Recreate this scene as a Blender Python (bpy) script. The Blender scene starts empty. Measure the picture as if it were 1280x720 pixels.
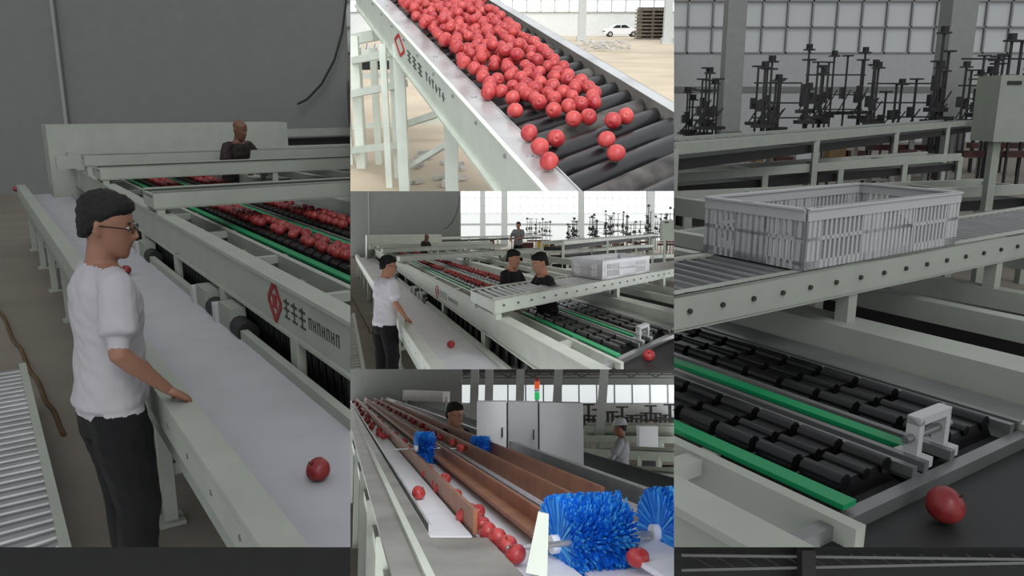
import bpy, bmesh, math, random
from mathutils import Vector as V, Matrix, noise
F = 1000.0
HB = 2.0
sc = bpy.context.scene
sc.view_settings.view_transform = 'Standard'
rnd = random.Random(7)

# ------------------------------------------------------------ materials
def lin(c):
    c = c/255.0
    return c/12.92 if c <= .04045 else ((c+.055)/1.055)**2.4
PAL = {
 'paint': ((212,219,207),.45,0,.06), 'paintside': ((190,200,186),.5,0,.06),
 'belt': ((232,233,240),.5,0,.05), 'black': ((20,20,23),.34,0,.3),
 'rubber': ((36,36,38),.5,0,.25), 'green': ((20,180,112),.45,0,.08),
 'steel': ((176,178,178),.35,.55,.12), 'galv': ((186,188,188),.32,.45,.2), 'plate': ((150,148,142),.38,.35,.3),
 'dark': ((44,44,46),.6,0,.2), 'floor': ((160,152,140),.85,0,.12),
 'wall': ((152,157,154),.9,0,.04), 'wallwhite': ((222,226,226),.9,0,.04),
 'white': ((240,240,243),.45,0,.03), 'apple': ((176,38,50),.38,0,.35),
 'stem': ((80,60,30),.7,0,.1), 'skin': ((190,138,112),.55,0,.06),
 'skindark': ((140,95,75),.55,0,.06), 'lip': ((150,80,75),.5,0,0),
 'shirt': ((228,226,233),.85,0,.04), 'pants': ((15,15,19),.9,0,.2),
 'hair': ((14,12,12),.75,0,.2), 'brown': ((150,98,68),.45,.15,.2),
 'blue': ((15,125,235),.6,0,.2), 'bluelt': ((80,185,250),.6,0,.1), 'crate': ((242,242,245),.45,0,.02),
 'redlogo': ((190,50,50),.5,0,0), 'text': ((70,80,76),.5,0,0),
 'greyshirt': ((150,152,158),.9,0,.1), 'jeans': ((50,66,96),.9,0,.1), 'tee': ((30,28,34),.9,0,.1),
 'helmet': ((196,202,208),.35,0,.03), 'rack': ((48,46,50),.6,0,.2), 'maroon': ((84,36,36),.6,0,.2),
 'darktop': ((50,36,38),.8,0,.2),
 'yellow': ((215,180,40),.6,0,.1), 'orange': ((230,90,30),.4,0,0), 'lampgreen': ((40,200,110),.4,0,0),
 'column': ((186,190,188),.8,0,.05), 'carglass': ((40,48,55),.15,0,0), 'tire': ((25,25,25),.8,0,0),
 'pallet': ((128,120,108),.9,0,.25), 'scrap': ((178,176,170),.9,0,.3), 'eye': ((235,235,235),.3,0,0),
 'dust': ((66,63,60),.55,0,.8), 'cabinet': ((232,235,238),.5,0,.02), 'rope': ((120,92,56),.9,0,.3),
 'shoe': ((30,30,32),.6,0,0), 'roof': ((84,84,82),.8,0,.1), 'window': ((236,242,244),.5,0,0),
 'yard': ((192,178,156),.9,0,.14), 'carton': ((150,120,84),.8,0,.1),
}
_mc = {}
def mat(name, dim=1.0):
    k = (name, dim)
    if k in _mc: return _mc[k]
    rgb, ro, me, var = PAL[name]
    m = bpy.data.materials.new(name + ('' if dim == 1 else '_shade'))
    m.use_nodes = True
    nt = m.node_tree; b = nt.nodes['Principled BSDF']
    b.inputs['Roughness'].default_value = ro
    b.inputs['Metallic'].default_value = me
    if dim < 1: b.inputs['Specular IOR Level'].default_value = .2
    col = [lin(c)*dim for c in rgb]  # dimmer light of the side sections is painted into the base colour
    tc = nt.nodes.new('ShaderNodeTexCoord'); nz = nt.nodes.new('ShaderNodeTexNoise')
    nz.inputs['Scale'].default_value = {'apple':14,'floor':1.2,'yard':.6,'dust':9,'galv':4,'plate':3}.get(name, 5)
    nz.inputs['Detail'].default_value = 5
    cr = nt.nodes.new('ShaderNodeValToRGB')
    cr.color_ramp.elements[0].position = .3; cr.color_ramp.elements[1].position = .7
    lo = [c*(1-var) for c in col]; hi = [min(1, c*(1+var)) for c in col]
    if name == 'apple':
        lo = [col[0]*.72, col[1]*.7, col[2]*.75]; hi = [min(1,col[0]*1.3), col[1]*4.2, col[2]*2.2]
    cr.color_ramp.elements[0].color = (*lo, 1); cr.color_ramp.elements[1].color = (*hi, 1)
    nt.links.new(tc.outputs['Object'], nz.inputs['Vector'])
    nt.links.new(nz.outputs['Fac'], cr.inputs['Fac'])
    nt.links.new(cr.outputs['Color'], b.inputs['Base Color'])
    if name == 'window':
        b.inputs['Emission Color'].default_value = (*col, 1)
        b.inputs['Emission Strength'].default_value = .7 if dim == 1 else .2
    if name in ('orange','lampgreen'):
        b.inputs['Emission Color'].default_value = (*col, 1)
        b.inputs['Emission Strength'].default_value = .5
    _mc[k] = m
    return m

# ------------------------------------------------------------ sites
thB = math.atan((360-130)/F)
CAM_UP = V((0, math.sin(thB), math.cos(thB))); CAM_FW = V((0, math.cos(thB), -math.sin(thB)))
CAM_C = V((0, 0, HB))
def c2w(c): return CAM_C + V((c[0],0,0)) + CAM_UP*c[1] + CAM_FW*c[2]
def kx(x): return (x-640)/F
def ky(y): return (360-y)/F
def keep(x0=None, x1=None, y0=None, y1=None):
    r = [(V((0,0,1)), .12)]
    if x0 is not None: r.append((V((1,0,-kx(x0))), 0))
    if x1 is not None: r.append((V((-1,0,kx(x1))), 0))
    if y0 is not None: r.append((V((0,-1,ky(y0))), 0))
    if y1 is not None: r.append((V((0,1,-ky(y1))), 0))
    return r
class Site:
    def __init__(s, hor, H, regions, dim=1.0, b2=None):
        s.th = math.atan((360-hor)/F); s.H = H; s.reg = regions; s.dim = dim; s.b2 = b2
        s.sn, s.cs = math.sin(s.th), math.cos(s.th); s.df = 3.1 if b2 else 1.0
    def cam(s, p): return V((p[0], p[1]*s.sn+(p[2]-s.H)*s.cs, p[1]*s.cs-(p[2]-s.H)*s.sn))
    def world(s, p): return c2w(s.cam(p))
    def uncam(s, c): return V((c[0], c[1]*s.sn+c[2]*s.cs, s.H+c[1]*s.cs-c[2]*s.sn))
    def ray(s, x, y): return V((kx(x), ky(y)*s.sn+s.cs, ky(y)*s.cs-s.sn))
    def at(s, x, y, z):
        r = s.ray(x, y); return V((0,0,s.H)) + r*((z-s.H)/r.z)
    def atD(s, x, y, D):
        return s.uncam(V((kx(x)*D, ky(y)*D, D)))
    def atY(s, x, y, Y):
        r = s.ray(x, y); return V((0,0,s.H)) + r*(Y/r.y)
    def conv(s, x, y):
        return (640+(x-640)/3.17, 461+(y-684)/3.17) if s.b2 else (x, y)
    def px(s, x, y, z): return s.at(*s.conv(x, y), z)
    def pxY(s, x, y, Y): return s.atY(*s.conv(x, y), Y*s.df)
    def st(s, p):
        q = SD*p[0]+SN*p[1]
        if not s.b2: return V((q.x, q.y, p[2]))
        c = B.cam((q.x, q.y, 1.0))
        x = 640+F*c[0]/c[2]; y = 360-F*c[1]/c[2]
        w = s.at(*s.conv(x, y), 1.0)
        return V((w.x, w.y, p[2]))
SD = V((-.557,.8305,0)); SN = V((.8305,.557,0))
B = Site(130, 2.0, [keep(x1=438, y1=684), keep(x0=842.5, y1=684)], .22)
M = Site(286, 2.0, [keep(438,842.5,239,461.5)], 1.0, True)
T = Site(20, 1.35, [keep(438,842.5,None,239)], 1.0)
L = Site(475, 2.4, [keep(438,842.5,461.5,None)], 1.0)
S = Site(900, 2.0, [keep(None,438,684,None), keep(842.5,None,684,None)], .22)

# ------------------------------------------------------------ mesh builder
class MB:
    def __init__(s, K, space='loc'):
        s.K = K; s.space = space; s.v = []; s.f = []; s.mi = []; s.sm = []; s.mats = []; s.c = 0
    def m(s, n):
        if n not in s.mats: s.mats.append(n)
        s.c = s.mats.index(n); return s
    def add(s, vs, fs, smooth=False):
        o = len(s.v); s.v += [V(p) for p in vs]
        for f in fs:
            s.f.append([i+o for i in f]); s.mi.append(s.c); s.sm.append(smooth)
    def hexa(s, p):
        s.add(p, [(0,3,2,1),(4,5,6,7),(0,1,5,4),(1,2,6,5),(2,3,7,6),(3,0,4,7)])
    def box(s, a, b):
        x0,y0,z0 = a; x1,y1,z1 = b
        s.hexa([(x0,y0,z0),(x1,y0,z0),(x1,y1,z0),(x0,y1,z0),(x0,y0,z1),(x1,y0,z1),(x1,y1,z1),(x0,y1,z1)])
    def beam(s, p, q, w, h, up=(0,0,1)):
        p, q = V(p), V(q); d = (q-p).normalized(); up = V(up)
        r = d.cross(up)
        if r.length < 1e-3: r = d.cross(V((1,0,0)))
        r.normalize(); u = r.cross(d).normalized(); r = r*w/2; u = u*h/2
        s.hexa([p-r-u, p+r-u, q+r-u, q-r-u, p-r+u, p+r+u, q+r+u, q-r+u])
    def cyl(s, p, q, r, n=12, r2=None):
        p, q = V(p), V(q); d = (q-p).normalized(); r2 = r if r2 is None else r2
        a = d.cross(V((0,0,1)))
        if a.length < 1e-3: a = d.cross(V((1,0,0)))
        a.normalize(); b = d.cross(a)
        vs = []
        for c, rr in ((p, r), (q, r2)):
            vs += [c+(a*math.cos(t)+b*math.sin(t))*rr for t in [2*math.pi*i/n for i in range(n)]]
        s.add(vs, [(i,(i+1)%n,n+(i+1)%n,n+i) for i in range(n)], True)
        s.add(vs, [tuple(range(n))[::-1], tuple(range(n,2*n))])
    def apple(s, c, r, n=12, k=9, stem=True):
        c = V(c); s.m('apple')
        R = Matrix.Rotation(rnd.uniform(0,6.3),3,'Z') @ Matrix.Rotation(rnd.uniform(0,1.2),3,'X') @ Matrix.Rotation(rnd.uniform(0,6),3,'Z')
        vs = []; fs = []; sq = rnd.uniform(.86,.96)
        for j in range(k+1):
            ph = math.pi*j/k
            rr = r*(1+.07*math.cos(ph)); z = r*sq*math.cos(ph)
            if j == 0: z = r*.60
            if j == k: z = -r*.70
            if j == 1: z = r*(sq-.06)
            for i in range(n):
                t = 2*math.pi*i/n; w = 1+.02*math.cos(5*t)*math.sin(ph)
                vs.append(c + R @ V((w*rr*math.sin(ph)*math.cos(t), w*rr*math.sin(ph)*math.sin(t), z)))
        for j in range(k):
            for i in range(n): fs.append((j*n+i, (j+1)*n+i, (j+1)*n+(i+1)%n, j*n+(i+1)%n))
        s.add(vs, fs, True)
        if stem:
            s.m('stem'); s.cyl(c+R@V((0,0,r*.6)), c+R@V((r*.1,0,r*1.1)), r*.06, 5)
    def finish(s, name, parent=None):
        if not s.v: return None
        K = s.K
        if s.space == 'st': W = [K.world(K.st(p)) for p in s.v]
        elif s.space == 'cam': W = [c2w(p) for p in s.v]
        else: W = [K.world(p) for p in s.v]
        me0 = bpy.data.meshes.new('t'); me0.from_pydata([tuple(p) for p in W], [], s.f)
        me0.polygons.foreach_set('material_index', s.mi); me0.polygons.foreach_set('use_smooth', s.sm)
        out = bmesh.new()
        for reg in K.reg:
            bm = bmesh.new(); bm.from_mesh(me0)
            for n, off in reg:
                nw = V((n[0],0,0)) + CAM_UP*n[1] + CAM_FW*n[2]
                nl = nw.length; nw = nw/nl; co = CAM_C + nw*off
                ds = [(v.co-co).dot(nw) for v in bm.verts]
                if not ds or min(ds) >= 0: continue
                if max(ds) <= 0: bm.clear(); break
                bmesh.ops.bisect_plane(bm, geom=bm.verts[:]+bm.edges[:]+bm.faces[:], plane_co=co, plane_no=-nw, clear_outer=True)
            if bm.verts:
                t = bpy.data.meshes.new('t2'); bm.to_mesh(t); out.from_mesh(t); bpy.data.meshes.remove(t)
            bm.free()
        bpy.data.meshes.remove(me0)
        if not out.faces: out.free(); return None
        xs = [v.co.copy() for v in out.verts]
        mn = V([min(p[i] for p in xs) for i in range(3)]); mx = V([max(p[i] for p in xs) for i in range(3)])
        c = (mn+mx)/2; c.z = mn.z
        for v in out.verts: v.co -= c
        me = bpy.data.meshes.new(name); out.to_mesh(me); out.free()
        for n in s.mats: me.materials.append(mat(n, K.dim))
        ob = bpy.data.objects.new(name, me); ob.location = c
        sc.collection.objects.link(ob)
        return ob

# ------------------------------------------------------------ people
def ring_tube(rings, n=16):
    vs = []; fs = []
    for c, a, b in rings:
        for i in range(n):
            t = 2*math.pi*i/n; vs.append(c+a*math.cos(t)+b*math.sin(t))
    k = len(rings)
    for j in range(k-1):
        for i in range(n): fs.append((j*n+i, j*n+(i+1)%n, (j+1)*n+(i+1)%n, (j+1)*n+i))
    fs.append(tuple(range(n))[::-1]); fs.append(tuple(range((k-1)*n, k*n)))
    return vs, fs
def limb(pts, side=V((1,0,0)), n=12):
    pts = [(V(p), a, b) for p, a, b in pts]; rings = []
    for i, (p, a, b) in enumerate(pts):
        d = (pts[min(i+1,len(pts)-1)][0]-pts[max(i-1,0)][0]).normalized()
        sd = (side-d*side.dot(d))
        if sd.length < .05: sd = V((0,1,0))-d*d.y
        sd.normalize(); o = d.cross(sd)
        rings.append((p, sd*a, o*b))
    return ring_tube(rings, n)

def person(K, name, pos, yaw, scale=1.0, pose=None, top='shirt', legs='pants', skin='skin',
           hairc='hair', glasses=False, helmet=False, voxel=.012, head_yaw=0, head_pitch=0, lean=0, bald=False, longsleeve=False):
    J = dict(shR=(.185,0,1.405), elR=(.235,-.02,1.14), wrR=(.24,.06,.90), hdR=(0,.2,-1),
             shL=(-.185,0,1.405), elL=(-.235,-.02,1.14), wrL=(-.24,.06,.90), hdL=(0,.2,-1),
             hipR=(.09,0,.87), knR=(.105,.02,.49), anR=(.11,-.01,.09),
             hipL=(-.09,0,.87), knL=(-.105,.02,.49), anL=(-.11,-.01,.09))
    if pose: J.update(pose)
    J = {k: V(v) for k, v in J.items()}
    parts = []; caps = []
    def addp(vf): parts.append(vf)
    def ln(p):
        p = V(p)
        if p.z > .9: a = (p.z-.9)*lean; p = p+V((0,a,-a*abs(lean)*.3))
        return p
    T_ = [(.78,.14,.10,0),(.83,.168,.12,0),(.905,.170,.122,0),(.915,.188,.138,0),(.95,.187,.137,.002),(1.06,.172,.126,.006),(1.18,.172,.126,.006),(1.30,.186,.128,.0),(1.37,.188,.118,-.008),(1.415,.166,.094,-.016),(1.447,.105,.070,-.016),(1.468,.060,.058,-.012)]
    addp(ring_tube([(ln((0,yo,z)), V((a,0,0)), V((0,b,0))) for z,a,b,yo in T_], 24))
    caps.append((ln((0,0,.78)), ln((0,0,.90)), .16, legs))
    for sx in (.09,-.09): caps.append((ln((sx,0,.80)), ln((sx,0,.905)), .11, legs)); caps.append((ln((sx,0,.925)), ln((sx,0,1.1)), .115, top))
    for i in range(3,len(T_)-2):
        caps.append((ln((0,0,T_[i][0]+.01)), ln((0,0,T_[i+1][0])), T_[i][1]*.9, top))
    for sx in (.1,-.1):
        for z0,z1 in ((1.1,1.3),(1.3,1.40)): caps.append((ln((sx,0,z0)), ln((sx,0,z1)), .11, top))
    addp(limb([(ln((0,-.018,1.41)),.060,.058),(ln((0,-.010,1.48)),.052,.054),(ln((0,.006,1.56)),.053,.058)]))
    caps.append((ln((0,-.004,1.50)), ln((0,.01,1.56)), .075, skin))
    hp = ln((0,0,1.52)); RH = Matrix.Rotation(head_yaw,3,'Z') @ Matrix.Rotation(-head_pitch,3,'X')
    def hd(p): return hp + RH @ (V(p)-V((0,0,1.52)))
    H_ = [(1.492,.022,.025,.066),(1.50,.036,.042,.054),(1.52,.050,.062,.036),(1.55,.060,.080,.020),(1.58,.067,.090,.010),(1.615,.072,.094,.004),(1.65,.075,.098,-.002),(1.68,.071,.092,-.006),(1.705,.056,.073,-.01),(1.722,.034,.044,-.012),(1.728,.01,.014,-.012)]
    addp(ring_tube([(hd((0,yo,z)), RH@V((a,0,0)), RH@V((0,b,0))) for z,a,b,yo in H_], 20))
    addp(limb([(hd((0,.092,1.628)),.008,.008),(hd((0,.108,1.60)),.011,.010),(hd((0,.118,1.583)),.016,.012),(hd((0,.10,1.572)),.014,.009)], n=8))
    addp(limb([(hd((-.02,.088,1.552)),.008,.008),(hd((0,.098,1.552)),.009,.009),(hd((.02,.088,1.552)),.008,.008)], side=V((0,0,1)), n=8))
    for sx in (1,-1):
        addp(limb([(hd((sx*.070,-.005,1.573)),.006,.010),(hd((sx*.080,-.012,1.60)),.007,.018),(hd((sx*.083,-.014,1.622)),.007,.016),(hd((sx*.074,-.01,1.635)),.005,.008)], n=8))
    caps.append((hd((0,.03,1.54)), hd((0,0,1.66)), .09, skin))
    for sd in 'RL':
        sg = 1 if sd == 'R' else -1
        sh, el, wr = ln(J['sh'+sd]), (ln(J['el'+sd]) if lean else J['el'+sd]), J['wr'+sd]
        root = sh+V((-sg*.08,0,.008))
        mid = sh.lerp(el,.72)
        cuff = sh.lerp(el,.75)
        addp(limb([(root,.062,.062),(sh+V((-sg*.01,0,-.006)),.070,.066),(sh.lerp(el,.3),.070,.068),(mid,.072,.070),(cuff,.060,.058)]))
        addp(limb([(sh.lerp(el,.4),.046,.046),(sh.lerp(el,.8),.042,.042),(el,.039,.039),(el.lerp(wr,.25),.041,.039),(el.lerp(wr,.65),.032,.030),(wr,.026,.021),(wr+(wr-el).normalized()*.02,.026,.018)]))
        caps.append((root, mid, .07, top)); caps.append((cuff+(el-sh)*.03, el, .04, top if longsleeve else skin)); caps.append((el, wr, .035, top if longsleeve else skin))
    for sd in 'RL':
        h, k, a = J['hip'+sd], J['kn'+sd], J['an'+sd]
        addp(limb([(h+V((0,0,.02)),.09,.105),(h.lerp(k,.25),.100,.114),(h.lerp(k,.6),.090,.100),(k,.080,.086),(k.lerp(a,.35),.073,.079),(k.lerp(a,.8),.064,.07),(a+V((0,0,-.01)),.066,.072)]))
        addp(limb([(a+V((0,-.055,-.05)),.03,.03),(a+V((0,-.02,-.05)),.042,.042),(a+V((0,.08,-.055)),.045,.035),(a+V((0,.15,-.062)),.042,.026),(a+V((0,.19,-.066)),.025,.018)], side=V((1,0,0))))
        caps.append((h, k, .075, legs)); caps.append((k, a+V((0,0,.0)), .06, legs)); caps.append((a+V((0,0,-.06)), a+V((0,.18,-.07)), .04, 'shoe'))
    me = bpy.data.meshes.new('tmp'); bm = bmesh.new()
    for vs, fs in parts:
        b2 = bmesh.new(); bv = [b2.verts.new(p) for p in vs]
        for f in fs:
            try: b2.faces.new([bv[i] for i in f])
            except ValueError: pass
        bmesh.ops.recalc_face_normals(b2, faces=b2.faces[:])
        t = bpy.data.meshes.new('t'); b2.to_mesh(t); b2.free(); bm.from_mesh(t); bpy.data.meshes.remove(t)
    bm.to_mesh(me); bm.free()
    ob = bpy.data.objects.new('tmp', me); sc.collection.objects.link(ob)
    md = ob.modifiers.new('r','REMESH'); md.mode = 'VOXEL'; md.voxel_size = voxel
    ms = ob.modifiers.new('s','SMOOTH'); ms.factor = .5; ms.iterations = 3
    dg = bpy.context.evaluated_depsgraph_get(); ev = ob.evaluated_get(dg); em = ev.to_mesh()
    VV = [v.co.copy() for v in em.vertices]; FF = [list(p.vertices) for p in em.polygons]
    ev.to_mesh_clear(); bpy.data.objects.remove(ob); bpy.data.meshes.remove(me)
    nb = ln((0,-.014,1.455))
    def label(p):
        q_ = p-nb
        if q_.z + q_.y*.28 > 0 and math.hypot(q_.x, q_.y) < .135: return skin
        best = 1e9; l = top
        for a, b, r, lb in caps:
            ab = b-a; t = max(0, min(1, (p-a).dot(ab)/max(ab.dot(ab),1e-9)))
            d = (p-(a+ab*t)).length - r
            if d < best: best = d; l = lb
        return l
    mb = MB(K); cy, sy = math.cos(yaw), math.sin(yaw); pos = V(pos)
    def tf(p): p = V(p)*scale; return pos+V((p.x*cy-p.y*sy, p.x*sy+p.y*cy, p.z))
    labs = []
    for f in FF:
        c = sum((VV[i] for i in f), V())/len(f); labs.append(label(c))
    cloth = set()
    for f, l in zip(FF, labs):
        if l in (top, legs): cloth.update(f)
    V2 = []
    for i, p in enumerate(VV):
        if i in cloth:
            w = noise.noise(V((p.x*6, p.y*6, p.z*12+p.y*8)))*.013 + noise.noise(V((p.x*16, p.y*16, p.z*26+p.x*18)))*.006
            ax = V((p.x, p.y, 0)); p = p + (ax.normalized() if ax.length > .01 else V((0,0,0)))*w
        V2.append(tf(p))
    o = len(mb.v); mb.v += V2
    for f, l in zip(FF, labs):
        mb.m(l); mb.f.append([i+o for i in f]); mb.mi.append(mb.c); mb.sm.append(True)
    def addt(vf, mname):
        mb.m(mname); mb.add([tf(p) for p in vf[0]], vf[1], True)
    for sd in 'RL':
        sg = 1 if sd == 'R' else -1
        el, wr = J['el'+sd], J['wr'+sd]; d = J['hd'+sd].normalized()
        thumb = V((-sg,0,0)) if 'th'+sd not in J else J['th'+sd]
        thumb = (thumb-d*thumb.dot(d)).normalized(); back = d.cross(thumb)*(-sg)
        curlv = -back
        if 'pl'+sd in J:
            if curlv.dot(J['pl'+sd]) < 0: curlv = -curlv
        addt(limb([(wr-d*.012,.024,.019),(wr+d*.02,.031,.017),(wr+d*.06,.041,.016),(wr+d*.088,.040,.013),(wr+d*.096,.03,.009)], side=thumb, n=12), skin)
        for i, (off, l1) in enumerate(((.030,.040),(.010,.046),(-.011,.043),(-.030,.033))):
            p = wr+d*.085+thumb*off; ang = .25; pts = [(p,.0092,.0092)]
            for kk, (lf, da) in enumerate(((1,.4),(.75,.65),(.6,.55))):
                ang += da*(1+.12*i)
                dd = d*math.cos(ang)+curlv*math.sin(ang); p = p+dd*l1*lf
                pts.append((p, .009-.0011*kk, .009-.0011*kk))
            pts.append((p+dd*.004,.004,.004))
            addt(limb(pts, side=thumb, n=8), skin)
        p = wr+d*.025+thumb*.022
        t1 = (thumb*.75+d*.6+curlv*.25).normalized(); t2 = (thumb*.3+d*.9+curlv*.4).normalized()
        addt(limb([(p,.014,.013),(p+t1*.035,.0115,.011),(p+t1*.035+t2*.028,.010,.0095),(p+t1*.035+t2*.05,.006,.006)], side=back, n=8), skin)
    def ellh(c, a, b, cc, mname, n=10, k=6):
        vs = []; fs = []
        for j in range(k+1):
            ph = math.pi*j/k
            for i in range(n):
                t = 2*math.pi*i/n
                vs.append(tf(hd(V(c)+V((a*math.sin(ph)*math.cos(t), b*math.sin(ph)*math.sin(t), cc*math.cos(ph))))))
        for j in range(k):
            for i in range(n): fs.append((j*n+i, (j+1)*n+i, (j+1)*n+(i+1)%n, j*n+(i+1)%n))
        mb.m(mname); mb.add(vs, fs, True)
    for sx in (1,-1):
        ellh((sx*.030,.086,1.617),.013,.008,.007,'eye'); ellh((sx*.030,.092,1.617),.006,.004,.006,'hair')
        ellh((sx*.031,.089,1.636),.018,.006,.004,'hair')
    ellh((0,.095,1.553),.022,.008,.004,'lip'); ellh((0,.094,1.546),.018,.007,.005,'lip')
    if not bald:
        hr = [(1.560,.042,.024,-.064),(1.580,.062,.042,-.050),(1.61,.0745,.060,-.038),(1.635,.078,.075,-.025),(1.66,.080,.090,-.013),(1.688,.077,.099,-.003),(1.712,.066,.089,-.001),(1.730,.046,.064,-.004),(1.742,.018,.028,-.008)]
        fine = []
        for i in range(len(hr)-1):
            for q in range(4):
                t = q/4; fine.append(tuple(hr[i][j]*(1-t)+hr[i+1][j]*t for j in range(4)))
        fine.append(hr[-1])
        vs, fs = ring_tube([(V((0,yo,z)), V((a,0,0)), V((0,b,0))) for z,a,b,yo in fine], 56)
        vs = [hd(V(p)+V(p-V((0,0,1.62))).normalized()*(noise.noise(V((p.x*80,p.y*80,p.z*40)))*.008+.003)) for p in vs]
        addt((vs, fs), hairc)
    else:
        ellh((0,-.008,1.662),.077,.099,.066,skin, 16, 10)
    if helmet:
        hr = [(1.655,.105,.13,.01),(1.665,.098,.12,.0),(1.67,.092,.108,0),(1.70,.09,.105,0),(1.735,.078,.092,0),(1.76,.05,.06,0),(1.768,.015,.02,0)]
        addt((lambda q: ([hd(p) for p in q[0]], q[1]))(ring_tube([(V((0,yo,z)), V((a,0,0)), V((0,b,0))) for z,a,b,yo in hr], 20)), 'helmet')
    if glasses:
        for sx in (1,-1):
            pts = [(hd((sx*.033+.022*math.cos(t), .106, 1.614+.016*math.sin(t))),.0018,.0018) for t in [i*math.pi/6 for i in range(13)]]
            addt(limb(pts, side=V((0,1,0)), n=5), 'hair')
            addt(limb([(hd((sx*.055,.105,1.618)),.0018,.0018),(hd((sx*.078,.05,1.62)),.0018,.0025),(hd((sx*.082,-.01,1.618)),.0018,.0025)], n=5), 'hair')
        addt(limb([(hd((-.012,.108,1.618)),.002,.002),(hd((.012,.108,1.618)),.002,.002)], side=V((0,1,0)), n=5), 'hair')
    return mb.finish(name)

def stand(K, name, x, ytop, D, yaw, **kw):
    p = K.atD(x, ytop, D); s = p.z/1.745
    return person(K, name, (p.x, p.y, 0), yaw, s, **kw)

# ------------------------------------------------------------ sorting line (used for both views)
def post_frame(mb, s0, t0, z1, w=.07):
    mb.box((s0-w/2,t0-w/2,0.02),(s0+w/2,t0+w/2,z1)); mb.box((s0-w,t0-w,0),(s0+w,t0+w,.02))

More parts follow.
